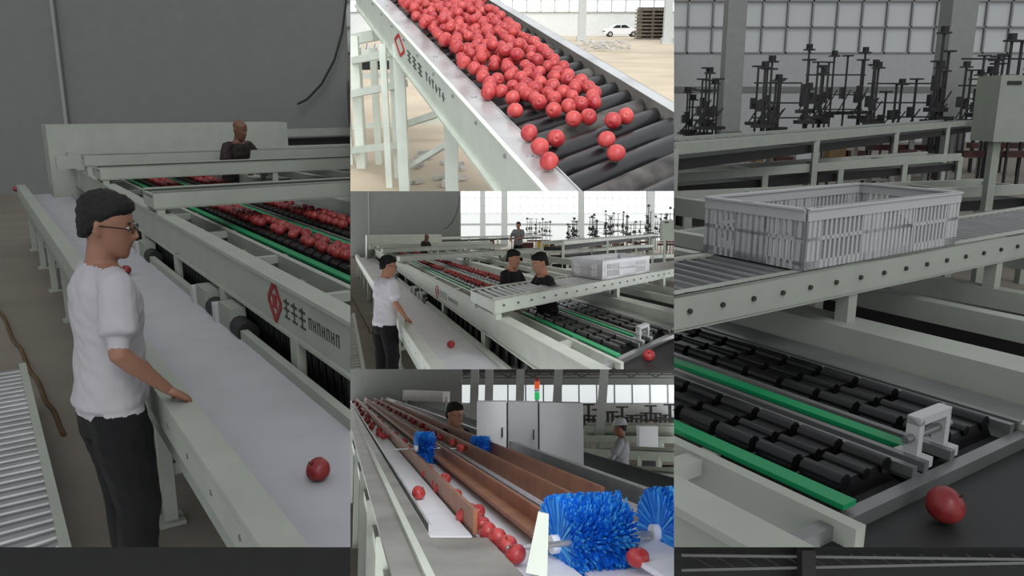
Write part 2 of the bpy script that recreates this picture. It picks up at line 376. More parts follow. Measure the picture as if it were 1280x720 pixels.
def sorting_line(K):
    mb = MB(K,'st'); S0, S1 = .25, 13.2
    mb.m('paint'); mb.box((S0,.495,.868),(S1,.60,.895)); mb.box((S0,.495,.76),(S1,.51,.87)); mb.box((S0,.590,.70),(S1,.600,.87))
    mb.box((S0,1.105,.66),(S1,1.145,.80)); mb.box((S0,.54,.66),(S1,1.12,.70))
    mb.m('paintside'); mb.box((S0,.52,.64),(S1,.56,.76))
    mb.m('belt'); mb.box((S0,.600,.735),(S1,1.105,.75))
    mb.m('paint')
    for i in range(9):
        s = .9+i*1.5
        post_frame(mb, s, .60, .66, .06); post_frame(mb, s, 1.08, .66); mb.box((s-.02,.6,.25),(s+.02,1.08,.31))
    mb.m('steel')
    for i in range(40):
        s = .5+i*.32; mb.cyl((s,.492,.82),(s,.497,.82),.010,8)
    mb.finish('trough_conveyor')
    mb = MB(K,'st'); mb.m('paint')
    A0, A1 = .5, 12.6
    mb.box((A0,1.19,.91),(A1,1.205,1.15)); mb.box((A0,1.17,1.135),(A1,1.28,1.155)); mb.box((A0,1.17,.905),(A1,1.26,.92))
    mb.box((A0,1.16,.62),(A1,1.22,.70))
    for i in range(10):
        s = 1.0+i*1.3; post_frame(mb, s, 1.21, .92, .09)
        mb.box((s-.04,1.2,.84),(s+.04,2.95,.90))
        mb.box((s+.5,1.25,.93),(s+.56,1.76,.98))
    for t in (1.70,2.74): mb.box((1.0,t-.02,.86),(12.3,t+.02,.99))
    mb.box((.9,2.95,1.00),(12.6,3.14,1.09)); mb.box((.9,2.95,.80),(12.6,2.98,1.0))
    mb.box((.9,3.72,.98),(12.6,3.80,1.08)); mb.box((.9,4.26,.98),(12.6,4.34,1.08)); mb.box((.5,5.6,.95),(12.6,5.7,1.12))
    for i in range(7):
        s = 1.1+i*1.9
        for t in (3.02,4.3,5.65): post_frame(mb, s, t, 1.0, .08)
        mb.box((s-.03,3.1,.86),(s+.03,5.6,.93))
    for s in (4.6,5.15,7.2,9.4):
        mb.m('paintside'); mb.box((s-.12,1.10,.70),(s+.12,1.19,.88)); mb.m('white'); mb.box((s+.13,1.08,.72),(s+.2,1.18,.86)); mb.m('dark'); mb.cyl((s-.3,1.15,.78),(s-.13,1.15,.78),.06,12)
    mb.m('rubber'); mb.box((1.0,1.24,.70),(12.3,1.30,.90))
    mb.m('black')
    for i in range(120 if not K.b2 else 70):
        s = 1.1+i*(.09 if not K.b2 else .16); mb.cyl((s,1.222,.72),(s,1.222,.90),.022,8)
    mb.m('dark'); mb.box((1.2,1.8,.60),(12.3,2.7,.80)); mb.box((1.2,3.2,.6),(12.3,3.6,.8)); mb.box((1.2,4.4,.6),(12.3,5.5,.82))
    mb.m('green'); mb.box((1.08,1.745,.985),(12.3,1.80,1.0)); mb.box((1.2,2.22,.985),(12.3,2.27,1.0))
    mb.m('steel')
    for t in (2.11,2.17,2.31,2.67,2.72): mb.box((1.1,t-.012,.97),(12.3,t+.012,1.0))
    mb.m('galv'); mb.box((1.1,2.12,.95),(12.3,2.16,.965)); mb.box((1.1,2.78,.96),(12.3,2.93,.98))
    mb.m('rubber')
    mb.box((1.1,1.82,.90),(12.3,2.10,.945)); mb.box((1.1,2.33,.90),(12.3,2.66,.945))
    mb.m('black')
    step = .155
    for t0, hw in ((1.96,.135),(2.495,.16)):
        n = int(11.1/step)
        for i in range(n):
            s = 1.15+i*step
            mb.hexa([(s,t0-hw,.94),(s+.14,t0-hw,.94),(s+.14,t0+hw,.94),(s,t0+hw,.94),
                     (s+.015,t0-hw*.85,1.0),(s+.125,t0-hw*.85,1.0),(s+.125,t0+hw*.85,1.0),(s+.015,t0+hw*.85,1.0)])
            for q in (-.72,0,.72):
                mb.cyl((s+.005,t0+hw*q,.998),(s+.135,t0+hw*q,.998),.026 if q else .018,8)
            mb.cyl((s+.147,t0-hw,.965),(s+.147,t0+hw,.965),.016,6)
    f = 1.187
    mb.m('redlogo'); w = .10
    c = 3.92; zc = 1.03
    for a, b in (((-w,0),(0,w)),((0,w),(w,0)),((w,0),(0,-w)),((0,-w),(-w,0))):
        mb.beam((c+a[0],f,zc+a[1]),(c+b[0],f,zc+b[1]),.004,.03,up=(0,0,1) )
    mb.beam((c-.03,f,zc),(c+.03,f,zc),.004,.07)
    mb.m('text')
    for i in range(3):
        s = 3.74-i*.11
        mb.box((s-.04,f,1.055),(s+.04,f+.003,1.067)); mb.box((s-.04,f,1.02),(s+.04,f+.003,1.03)); mb.box((s-.006,f,.985),(s+.006,f+.003,1.08)); mb.box((s-.04,f,.98),(s+.03,f+.003,.99))
    for i in range(7):
        s = 3.42-i*.055
        mb.box((s-.02,f,1.0),(s-.014,f+.003,1.055)); mb.box((s+.008,f,1.0),(s+.013,f+.003,1.055)); mb.box((s-.02,f,1.025 if i%2 else 1.048),(s+.013,f+.003,1.032 if i%2 else 1.055))
    mb.m('paint'); mb.box((12.6,.9,.2),(13.3,4.2,1.72)); mb.box((12.3,1.1,1.2),(12.6,5.6,1.36))
    mb.box((11.6,.9,1.2),(11.75,5.6,1.35))
    mb.m('dark'); mb.box((.66,1.5,.88),(1.08,2.95,.93)); mb.m('rubber'); mb.box((.62,2.2,.93),(.70,2.95,1.0))
    mb.m('steel'); mb.box((1.06,1.55,.90),(1.10,2.9,.97))
    mb.m('white')
    c = (1.16, 2.27)
    mb.box((c[0]-.02,c[1]-.085,.97),(c[0]+.02,c[1]-.06,1.11)); mb.box((c[0]-.02,c[1]+.06,.97),(c[0]+.02,c[1]+.085,1.11))
    mb.box((c[0]-.02,c[1]-.085,1.09),(c[0]+.02,c[1]+.085,1.115)); mb.box((c[0]-.05,c[1]-.09,.97),(c[0]+.05,c[1]-.05,1.0)); mb.box((c[0]-.05,c[1]+.05,.97),(c[0]+.05,c[1]+.09,1.0))
    mb.m('steel'); mb.cyl((c[0],c[1]-.12,1.05),(c[0],c[1]+.12,1.05),.012,8)
    mb.finish('fruit_sorting_machine')
    def bridge(s0, s1, t0, t1, z, roll=True, name='roller_bridge'):
        mb = MB(K,'st'); mb.m('paint')
        mb.box((s0-.02,t0,z-.13),(s0,t1,z)); mb.box((s0-.02,t0,z-.01),(s0+.04,t1,z)); mb.box((s0-.02,t0,z-.135),(s0+.05,t1,z-.125))
        mb.box((s1,t0,z-.13),(s1+.02,t1,z)); mb.box((s1-.04,t0,z-.01),(s1+.02,t1,z)); mb.box((s0,t0,z-.13),(s1,t0+.02,z-.02))
        for t in (t0+.05, 3.05, 4.3, 5.6):
            if t < t1:
                zb = 1.155 if t < 1.4 else (1.09 if t < 4 else 1.08)
                for s in (s0+.02, s1-.02): mb.box((s-.03,t-.03,zb),(s+.03,t+.03,z-.12))
        mb.m('steel')
        if roll:
            n = int((t1-t0)/.085)
            for i in range(n):
                t = t0+.06+i*.085; mb.cyl((s0+.03,t,z-.03),(s1-.03,t,z-.03),.026,10)
            mb.m('text')
            for i in range(n//2):
                t = t0+.1+i*.17; mb.cyl((s0-.03,t,z-.065),(s0-.018,t,z-.065),.010,8)
        else:
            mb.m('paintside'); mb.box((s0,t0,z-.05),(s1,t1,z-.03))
        mb.finish(name)
    bridge(1.95,2.45,1.1,6.2,1.35)
    bridge(6.75,7.15,1.15,6.2,1.33, False)
    bridge(9.7,10.2,1.15,6.2,1.33, False)
    bridge(11.0,11.3,1.15,6.2,1.4, False)
    mb = MB(K,'st'); mb.m('crate'); s0,s1,t0,t1,z0,z1 = 1.95,2.47,2.70,3.84,1.352,1.60
    mb.box((s0,t0,z0),(s1,t1,z0+.012))
    def wall(axis, c, a0, a1):
        w = .012
        def bx(a,b,za,zb,th=w):
            if axis == 's': mb.box((c-th/2,a,za),(c+th/2,b,zb))
            else: mb.box((a,c-th/2,za),(b,c+th/2,zb))
        bx(a0,a1,z1-.05,z1,.02); bx(a0,a1,z0,z0+.035); bx(a0,a1,z1-.008,z1,.035); bx(a0,a1,z0+.115,z0+.13)
        L_ = a1-a0; n = int(L_/.030)
        bx(a0,a0+L_*.09,z0,z1); bx(a1-L_*.09,a1,z0,z1)
        mid = (a0+a1)/2; hw = L_*.17; bx(mid-hw,mid+hw,z0,z1-.02)
        for i in range(n):
            a = a0+i*L_/n; bx(a,a+.013,z0,z1-.02)
    wall('s',s0,t0,t1); wall('s',s1,t0,t1); wall('t',t0,s0,s1); wall('t',t1,s0,s1)
    mb.finish('plastic_crate')
    mb = MB(K)
    for t0, rows in ((1.96,(-.045,.055)),(2.495,(-.07,.06))):
        s = 3.3
        while s < 11.8:
            for q in rows:
                if rnd.random() < .85:
                    p = K.st((s+rnd.uniform(-.02,.02), t0+q+rnd.uniform(-.01,.01), 1.0)); p.z = 1.055; mb.apple(p, rnd.uniform(.038,.044), 12, 8, stem=False)
            s += (.108 if not K.b2 else .09)*rnd.uniform(.9,1.5)
    mb.finish('apples_in_sorting_lanes')
    def one(xb, yb, z, r):
        mb = MB(K); p = K.px(xb, yb, z); mb.apple(p, r, 24, 16); mb.finish('apple')
    one(398,587,.79,.042); one(1181,631,.98,.050); one(20,236,.79,.045); one(28,239,.79,.045); one(157,338,.79,.04)
    mb = MB(K)
    for i in range(22):
        p = K.st((3.3+rnd.uniform(-.1,.8), 4.95+rnd.uniform(-.35,.35), 1)); p.z = .95; mb.apple(p,.045,10,7,stem=False)
    mb.m('rubber')
    mb.finish('apples_in_tray')
    mb = MB(K,'st'); mb.m('paint'); mb.box((.6,.10,.2),(6,.14,.33))
    mb.box((.6,-.5,.2),(6,-.46,.33)); mb.m('galv')
    for i in range(60): mb.cyl((.9+i*.085,-.46,.29),(.9+i*.085,.10,.29),.03,8)
    mb.m('paint')
    for s in (1.4,3,4.6,5.9): mb.box((s-.03,.10,0),(s+.03,.14,.2)); mb.box((s-.03,-.5,0),(s+.03,-.46,.2))
    mb.finish('floor_roller_conveyor')
    mb = MB(K); mb.m('rope'); prev = None
    for i in range(40):
        x = -10+i*2.3; y = 372+i*4.3+math.sin(i*.7)*3
        p = K.px(x, y, .02)
        if prev is not None: mb.cyl(prev, p, .015, 6)
        prev = p
    mb.finish('floor_rope')

def side_frame(K, name, xa, ya, xb, yb, z, w=.5, leg=True, n=4, rollers=True, load=0):
    a, b = K.px(xa,ya,z), K.px(xb,yb,z)
    mb = MB(K); mb.m('paint'); d = (b-a).normalized(); nn = V((-d.y,d.x,0))*w
    for o in (0,1):
        mb.beam(a+nn*o, b+nn*o, .05, .12)
        for i in range(n+1):
            p = a.lerp(b, i/n)+nn*o
            if leg: mb.beam((p.x,p.y,0),(p.x,p.y,z), .08, .08, up=(0,1,0))
    for i in range(n+1):
        p = a.lerp(b, i/n); mb.beam(p, p+nn, .05, .06)
        q = V((p.x,p.y,z*.4)); mb.beam(q, q+nn, .05, .05)
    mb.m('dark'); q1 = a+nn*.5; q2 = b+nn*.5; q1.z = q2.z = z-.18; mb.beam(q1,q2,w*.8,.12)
    if rollers:
        mb.m('steel'); L_ = (b-a).length; k = min(60, int(L_/.14))
        for i in range(k): p = a.lerp(b, (i+.5)/k); mb.cyl(p, p+nn, .03, 6)
    mb.finish(name)

def hall(K):
    df = K.df
    mb = MB(K); mb.m('floor'); mb.box((-70,-2,-.05),(90,60*df,0)); mb.finish('floor')
    mb = MB(K); mb.m('wall')
    xr = K.pxY(434,120,18).x; mb.box((-60,18*df,0),(xr,18.3*df,16)); mb.finish('wall_left')
    mb = MB(K); mb.m('column'); p = K.pxY(72,60,17.9); mb.beam((p.x,p.y,0),(p.x,p.y,12),.07,.07,up=(0,1,0)); mb.finish('wall_pipe')
    mb = MB(K); mb.m('dark'); prev = None
    for x, y in ((433,0),(428,40),(418,75),(402,105),(384,124),(372,130)):
        p = K.pxY(x,y,17.8)
        if prev is not None: mb.cyl(prev,p,.025,6)
        prev = p
    mb.finish('hanging_cable')
    Y = 44*df; mb = MB(K); mb.m('wallwhite'); mb.box((-10*df,Y,0),(90,Y+.3,4.6)); mb.m('wall'); mb.box((-10*df,Y-.05,2.6),(90,Y,2.9))
    mb.finish('wall_back')
    mb = MB(K); mb.m('window'); mb.box((-10*df,Y+.1,4.6),(90,Y+.2,16)); mb.m('column')
    for i in range(70):
        x = -9*1+i*1.3; mb.box((x,Y-.05,4.6),(x+.09,Y+.1,16))
    for i in range(9): mb.box((-10*df,Y-.05,4.6+i*1.3),(90,Y+.08,4.68+i*1.3))
    mb.finish('window_1')
    for x, w, Yc in ((914,.62,28),(1188,.78,26),(610,.7,30),(524,.6,30)):
        mb = MB(K); mb.m('column'); p = K.pxY(x,100,Yc); mb.box((p.x-w/2,p.y-w/2,0),(p.x+w/2,p.y+w/2,15)); mb.m('wall'); mb.box((p.x-w/2-.06,p.y-w/2-.06,0),(p.x+w/2+.06,p.y+w/2+.06,1.1)); mb.finish('hall_column')
    r2 = random.Random(3)
    for (xa, xb, yt, Yr) in ((862,900,84,24),(945,1005,70,22),(1010,1085,60,25),(1088,1170,72,23),(1208,1300,28,20),(1215,1290,66,24),(700,790,76,26)):
        mb = MB(K); mb.m('rack')
        a = K.pxY(xa,yt,Yr); b = K.pxY(xb,yt,Yr); zt = a.z; n = 9
        for i in range(n+1):
            x = a.x+(b.x-a.x)*i/n; z = zt*(r2.uniform(.70,1.0)); yy = a.y+r2.uniform(-1,1)*df
            mb.box((x-.022,yy-.03,0),(x+.022,yy+.03,z)); mb.box((x-.15,yy-.1,z-.04),(x+.15,yy+.1,z))
            if i % 3 == 0: mb.cyl((x,yy,z),(x,yy,z+.14),.10,8,.10)
            mb.box((x-.22,yy-.2,z*.48),(x+.22,yy+.2,z*.51)); mb.box((x-.14,yy-.1,z*.62),(x-.02,yy+.1,z*.72))
            mb.beam((x-.18,yy,z*.5),(x+.18,yy,z*.7),.03,.03)
        for z in (.5,.62,.78): mb.box((a.x,a.y-.03,zt*z),(b.x,a.y+.03,zt*z+.04))
        mb.m('maroon'); mb.box((a.x,a.y-.6*df,.75),(b.x,a.y-.3*df,.9))
        mb.finish('tooling_rack')
    mb = MB(K); mb.m('paintside'); p = K.pxY(1262,150,9)
    mb.box((p.x-.27,p.y-.2,1.6),(p.x+.45,p.y+.25,2.3)); mb.box((p.x-.2,p.y-.1,0),(p.x-.12,p.y,1.6)); mb.box((p.x+.3,p.y-.1,0),(p.x+.38,p.y,1.6))
    mb.m('dark'); mb.box((p.x-.2,p.y-.21,2.2),(p.x-.05,p.y-.2,2.24)); mb.finish('control_box')
    side_frame(K,'overhead_conveyor',843,186,1230,152,1.55,.7,n=4)
    side_frame(K,'side_conveyor',843,222,1200,196,1.1,.6,n=4,rollers=False)
    side_frame(K,'side_conveyor',860,256,1290,236,1.0,.7,n=4,rollers=False)
    side_frame(K,'side_conveyor',160,172,760,156,1.45,.8,n=5)
    mb = MB(K); mb.m('yellow'); p = K.pxY(762,150,14); mb.box((p.x-.3,p.y,.9),(p.x+.1,p.y+.4,1.3)); mb.m('maroon'); mb.box((p.x-1.2,p.y,.9),(p.x-.5,p.y+.4,1.25)); mb.m('rack'); mb.box((p.x-1.3,p.y-.1,.8),(p.x+.3,p.y+.5,.9)); mb.box((p.x-1.2,p.y,0),(p.x-1.1,p.y+.1,.8)); mb.box((p.x+.1,p.y,0),(p.x+.2,p.y+.1,.8)); mb.finish('tool_table')
    # stacked cartons and tables on the hall floor
    for x, Yc, nn_ in ((985,17,3),(1075,18,2),(1140,16,3),(880,19,2),(800,18,3),(560,20,2)):
        mb = MB(K); p = K.pxY(x,160,Yc)
        mb.m('rack'); mb.box((p.x-.7,p.y,.70),(p.x+.7,p.y+.6,.76))
        for dx in (-.65,.6): mb.box((p.x+dx,p.y,0),(p.x+dx+.05,p.y+.05,.7)); mb.box((p.x+dx,p.y+.55,0),(p.x+dx+.05,p.y+.6,.7))
        for i in range(nn_):
            mb.m(('carton','maroon','crate')[i%3]); xx = p.x-.6+i*.42; mb.box((xx,p.y+.05,.76),(xx+.36,p.y+.45,.76+r2.uniform(.15,.4)))
        mb.finish('work_table')

MAIN_POSE = dict(elR=(.288,-.03,1.17), wrR=(.25,.155,.985), hdR=(-.1,.62,-.5), plR=(0,0,-1), thR=(-1,0,0),
                 elL=(-.22,.04,1.14), wrL=(-.16,.19,.96), hdL=(.1,.6,-.8), plL=(0,0,-1), thL=(1,0,0),
                 hipR=(.10,0,.87), knR=(.15,.03,.49), anR=(.20,-.04,.09), hipL=(-.10,0,.87), knL=(-.13,.04,.49), anL=(-.16,.04,.09))
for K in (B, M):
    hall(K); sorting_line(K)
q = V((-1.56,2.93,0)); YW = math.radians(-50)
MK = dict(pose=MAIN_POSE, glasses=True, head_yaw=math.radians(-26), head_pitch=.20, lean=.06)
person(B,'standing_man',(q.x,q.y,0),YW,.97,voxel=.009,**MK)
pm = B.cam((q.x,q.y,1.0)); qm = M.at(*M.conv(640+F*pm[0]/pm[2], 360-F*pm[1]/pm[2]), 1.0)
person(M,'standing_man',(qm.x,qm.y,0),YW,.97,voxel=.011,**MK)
WORK = dict(elR=(.26,.1,1.17), wrR=(.12,.33,1.12), hdR=(-.2,.9,-.2), plR=(0,0,-1), elL=(-.26,.1,1.17), wrL=(-.12,.33,1.12), hdL=(.2,.9,-.2), plL=(0,0,-1))
stand(B,'line_worker',286,147,10.6,math.radians(-120),pose=WORK,top='darktop',skin='skindark',bald=True,lean=.25,head_pitch=.3)
x, y = M.conv(286,147); stand(M,'line_worker',x,y,32,math.radians(-120),pose=WORK,top='darktop',skin='skindark',bald=True,lean=.25,head_pitch=.3)
stand(M,'line_worker',634,311,11,math.radians(-120),pose=WORK,top='tee',lean=.12,head_pitch=.2)
stand(M,'line_worker',687,314,9.6,math.radians(110),pose=WORK,top='tee',lean=.15,head_pitch=.3)
stand(M,'line_worker',648,277,40,math.radians(150),pose=WORK,top='greyshirt')

# ------------------------------------------------------------ upper scene: inclined roller elevator
O = V((.24,.39,3.2)); A = V((-.348,.554,1.0)); W = V((.8177,.6808,3.7))-O
N = A.cross(W).normalized()
upc = V((0,T.cs,-T.sn))
if N.dot(upc) < 0: N = -N
def bed(l, w, h=0): return O+A*l+W*w+N*h
mb = MB(T,'cam')
L0, L1 = -.9, 4.9
def slab(w0,w1,h0,h1,l0=L0,l1=L1):
    mb.hexa([bed(l0,w0,h0),bed(l0,w1,h0),bed(l1,w1,h0),bed(l1,w0,h0),bed(l0,w0,h1),bed(l0,w1,h1),bed(l1,w1,h1),bed(l1,w0,h1)])
mb.m('galv'); slab(-.185,-.012,.035,.045); slab(-.022,-.012,-.02,.05); slab(-.185,-.178,.0,.055)
mb.m('paint'); slab(-.20,-.185,-.21,.05); slab(-.23,-.185,-.215,-.20); slab(-.215,-.185,.04,.055)
mb.m('plate'); slab(1.02,1.032,-.02,.075); mb.m('galv'); slab(1.02,1.12,.065,.08); slab(1.11,1.12,-.05,.08); mb.m('dark'); slab(1.0,1.02,-.03,.02)
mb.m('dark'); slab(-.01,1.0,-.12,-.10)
l = L0+.05
i = 0
while l < L1:
    mb.m('dust' if i % 4 in (1,) else 'black')
    mb.cyl(bed(l,-.012,-.01), bed(l,1.02,-.01), .058, 16); mb.m('steel'); mb.cyl(bed(l,-.014,-.01), bed(l,-.009,-.01), .02, 8)
    l += .145; i += 1
mb.m('steel')
for i in range(12): mb.cyl(bed(-.4+i*.42,-.20,.01), bed(-.4+i*.42,-.21,.01), .010, 8)
for i in range(5): mb.cyl(bed(.3+i*.8,-.1,.045), bed(.3+i*.8,-.1,.05), .014, 8)
mb.m('redlogo'); c = 2.72; wf = -.204
for a, b in (((-.17,0),(0,.075)),((0,.075),(.17,0)),((.17,0),(0,-.075)),((0,-.075),(-.17,0))):
    mb.beam(bed(c+a[0],wf,-.07+a[1]), bed(c+b[0],wf,-.07+b[1]), .006, .022, up=N)
mb.m('text')
for i in range(3):
    s_ = 2.40-i*.16
    for h in (-.10,-.07,-.04): mb.beam(bed(s_-.05,wf,h), bed(s_+.05,wf,h), .004, .009, up=N)
    mb.beam(bed(s_,wf,-.11), bed(s_,wf,-.03), .004, .012, up=A)
for i in range(6):
    s_ = 1.90-i*.08
    mb.beam(bed(s_,wf,-.09), bed(s_,wf,-.04), .004, .01, up=A); mb.beam(bed(s_-.025,wf,-.065 if i%2 else -.04), bed(s_+.02,wf,-.065 if i%2 else -.04), .004, .008, up=N)
mb.finish('roller_elevator')
def tz(K, Y, y): r = K.ray(640,y); return K.H+Y*r.z/r.y
mb = MB(T); mb.m('paint')
for xb, yb, yt, w in ((506,240,55,.08),(566,268,130,.09),(498,222,52,.06),(452,210,45,.08),(487,234,55,.05)):
    p = T.at(xb,yb,0); z = tz(T,p.y,yt); mb.box((p.x-w/2,p.y-w/2,0),(p.x+w/2,p.y+w/2,z))
def barp(x1,y1,x2,y2,D1,D2,w=.06): mb.beam(T.atD(x1,y1,D1),T.atD(x2,y2,D2),w,w)
barp(440,76,500,64,7.2,6.6); barp(440,118,506,104,7.2,6.6); barp(506,156,566,136,6.6,5.9,.05); barp(440,188,506,180,7.4,6.6)
barp(506,212,566,176,6.6,5.9,.04); barp(438,50,470,44,8,7.8,.1)
mb.finish('elevator_support_frame')
side = MB(T); side.m('paint')
for x in (438,455,474):
    p = T.at(x,205,0); side.box((p.x-.03,p.y-.03,0),(p.x+.03,p.y+.03,tz(T,p.y,60)))
side.beam(T.atD(420,70,9),T.atD(600,66,9),.06,.12); side.beam(T.atD(420,96,9),T.atD(600,92,9),.06,.05); side.beam(T.atD(420,160,9),T.atD(560,150,9),.06,.05)
side.m('dark'); side.beam(T.atD(420,82,9.3),T.atD(570,78,9.3),.3,.1)
side.m('steel')
for i in range(14): side.cyl(T.atD(440+i*10,56,10),T.atD(438+i*10,68,9),.02,6)
side.finish('side_conveyor')
mb = MB(T,'cam'); done = []
def bed_hit(x, y, h):
    r = V((kx(x),ky(y),1)); o = O+N*h; return r*(o.dot(N)/r.dot(N))
lone = [(770,191),(758,174),(717,149),(736,146),(766,151),(782,145),(695,173),(675,183),(661,166),(686,201),(692,138),(674,128),(644,138),(641,123),(742,128),(726,130),(711,133),(659,118),(626,114),(610,116),(604,96),(622,100)]
for x, y in lone:
    p = bed_hit(x,y,.086); done.append(p); mb.apple(p, .040, 18, 14)
def inside(x, y):
    lft = 500+(y-5)*1.02; rgt = 612+(y-8)*1.25
    return lft+4 < x < rgt and y < 128 and x < 748
for layer, h in ((0,.086),(1,.135)):
    pts = []
    for k in range(9000 if layer == 0 else 1600):
        y = rnd.uniform(-30,128); x = rnd.uniform(480,760)
        if not inside(x,y): continue
        if layer == 1 and (y > 80 or x > 655 or rnd.random() < .5): continue
        if layer == 0 and y > 60 and rnd.random() < .75 and x < 500+y*1.02+40: continue
        p = bed_hit(x,y,h)
        if all((p-q_).length > .076 for q_ in (done+pts)):
            pts.append(p); mb.apple(p, rnd.uniform(.034,.043), 14, 10)
    done += pts
mb.finish('apples_on_elevator')
mb = MB(T); mb.m('yard'); mb.box((-30,.3,-.05),(40,70,0)); mb.finish('floor')
mb = MB(T); mb.m('wallwhite'); mb.box((-30,60,0),(60,60.3,1.6)); mb.m('window'); mb.box((-30,60,1.6),(60,60.2,14)); mb.m('column')
for i in range(80): mb.box((-25+i*1.0,59.9,1.6),(-25+i*1.0+.08,60,14))
for i in range(5): mb.box((-30,59.9,1.6+i*.8),(60,60,1.66+i*.8))
mb.finish('wall_back')
for x, yb in ((727,52),(833,55),(661,40)):
    mb = MB(T); mb.m('column'); p = T.at(x,yb,0); w = 9/1000*p.y; mb.box((p.x-w/2,p.y-w/2,0),(p.x+w/2,p.y+w/2,12)); mb.box((p.x-w*.7,p.y-w*.7,0),(p.x+w*.7,p.y+w*.7,.3)); mb.finish('hall_column')
mb = MB(T); p = T.at(776,46,0); k = p.y*44/1000/4.5
def cp(x, y, z): return V((p.x+x*k, p.y+y*k, z*k))
prof = [(-2.25,.35),(-2.25,.75),(-1.9,.95),(-1.35,1.02),(-.75,1.42),(.45,1.46),(1.15,1.08),(1.95,.95),(2.22,.75),(2.25,.35)]
def extr(pr, y0, y1):
    n = len(pr); vs = [cp(a,y0,b) for a,b in pr]+[cp(a,y1,b) for a,b in pr]
    mb.add(vs, [tuple(range(n)),tuple(range(n,2*n))[::-1]]+[(i,n+i,n+(i+1)%n,(i+1)%n) for i in range(n)])
mb.m('white'); extr(prof,-.85,.85)
mb.m('carglass'); extr([(-1.15,1.03),(-.72,1.36),(-.18,1.38),(-.18,1.03)],-.87,.87); extr([(-.1,1.03),(-.1,1.38),(.42,1.40),(.98,1.05)],-.87,.87)
for x in (-1.4,1.4):
    mb.m('tire'); mb.cyl(cp(x,-.9,.33),cp(x,.9,.33),.33*k,16); mb.m('steel'); mb.cyl(cp(x,-.93,.33),cp(x,-.9,.33),.2*k,10)
mb.m('carglass'); extr([(-2.27,.6),(-2.0,.6),(-2.05,.72),(-2.27,.7)],-.86,.86)
mb.finish('car')
mb = MB(T); mb.m('pallet'); p = T.at(813,49,0); u = p.y/1000
for i in range(9):
    z = i*4*u; mb.box((p.x-17*u,p.y-.5,z),(p.x+17*u,p.y+.9,z+1.6*u))
    for j in (-15,-1,13): mb.box((p.x+j*u,p.y-.45,z+1.6*u),(p.x+(j+3)*u,p.y+.8,z+4*u))
    mb.box((p.x-14*u,p.y-.1,z+1.6*u),(p.x+14*u,p.y+.5,z+4*u))
mb.finish('pallet_stack')
mb = MB(T); mb.m('scrap')
for i in range(60):
    p = T.at(rnd.uniform(722,786), rnd.uniform(55,67), 0); a = rnd.uniform(0,3); d = V((math.cos(a),math.sin(a),rnd.uniform(-.2,.4)))*rnd.uniform(.2,.5)
    mb.beam(p+V((0,0,.12)), p+d+V((0,0,.15)), .1, .04)
mb.finish('scrap_heap')
mb = MB(T); mb.m('rack')
for x in (640,680,700,745):
    p = T.at(x,44,0); mb.box((p.x-.08,p.y,0),(p.x+.08,p.y+.2,tz(T,p.y,14)))
    mb.box((p.x-.8,p.y,tz(T,p.y,30)),(p.x+.8,p.y+.2,tz(T,p.y,27)))
mb.finish('tooling_rack')
mb = MB(T); mb.m('scrap')
for i in range(16):
    p = T.at(rnd.uniform(510,600), rnd.uniform(190,236), 0); a = rnd.uniform(0,3); d = V((math.cos(a),math.sin(a),0))*rnd.uniform(.05,.16)
    mb.beam(p+V((0,0,.02)), p+d+V((0,0,.03)), .05, .03)
mb.finish('packing_litter')

# ------------------------------------------------------------ lower scene: infeed lanes with brushes
VPx = 422
def lane(m, y, z): return L.at(VPx+(y-475)/m, y, z)
ZB = 1.70
def strip(mb, m0, m1, ya, yb, z, th=.02):
    a, b, c, d = lane(m0,ya,z), lane(m1,ya,z), lane(m1,yb,z), lane(m0,yb,z)
    dn = V((0,0,-th)); mb.hexa([a+dn,b+dn,c+dn,d+dn,a,b,c,d])
def board(mb, m, ya, yb, z0, z1, th=.02):
    a, b = lane(m,ya,z0), lane(m,yb,z0); d = (b-a).normalized(); r = V((d.y,-d.x,0))*th
    u = V((0,0,z1-z0)); mb.hexa([a,a+r,b+r,b,a+u,a+r+u,b+r+u,b+u])
YF = 502   # far end row of the lanes, clear of the walls
mb = MB(L)
mb.m('plate'); strip(mb,3.6,1.70,900,YF,ZB+.03); strip(mb,1.70,1.05,900,672,ZB+.02)
mb.m('galv'); board(mb,1.70,668,YF,ZB,ZB+.045,.012)
mb.m('paint'); board(mb,3.7,900,YF,1.35,ZB+.05,.03); board(mb,4.6,900,YF,1.1,1.2,.05)
for y in (900,760,690,640,600,570,545,525,510):
    p = lane(3.8,y,1.3); mb.box((p.x-.04,p.y-.04,0),(p.x+.04,p.y+.04,1.4))
mb.m('belt'); strip(mb,1.70,1.16,670,YF,ZB+.005)
mb.m('brown'); board(mb,1.14,668,YF,ZB,ZB+.11); board(mb,.80,690,YF,ZB-.02,ZB+.12)
mb.m('belt'); strip(mb,1.13,.80,900,YF,ZB-.02); strip(mb,.78,.56,900,YF,ZB-.04)
mb.m('brown'); strip(mb,.79,.66,672,YF,ZB+.05); board(mb,.60,660,YF,ZB,ZB+.13)
board(mb,.50,640,YF,ZB,ZB+.13)
mb.m('belt'); strip(mb,.60,.50,900,YF,ZB+.01); strip(mb,.50,.45,900,YF,ZB)
mb.m('steel'); board(mb,.445,900,YF,ZB-.1,ZB+.06,.05); strip(mb,.445,.415,900,YF,ZB+.06)
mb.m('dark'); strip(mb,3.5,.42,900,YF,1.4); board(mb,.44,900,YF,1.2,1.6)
mb.m('paint'); board(mb,.40,900,YF,1.3,1.5)
a_, b_ = lane(3.6,YF,1.2), lane(.44,YF,1.2); mb.box((a_.x,a_.y,1.2),(b_.x,a_.y+.3,ZB+.20))
for y in (660,600,560,530,515):
    p = lane(.40,y,1.3); mb.box((p.x-.04,p.y-.04,0),(p.x+.04,p.y+.04,1.4))
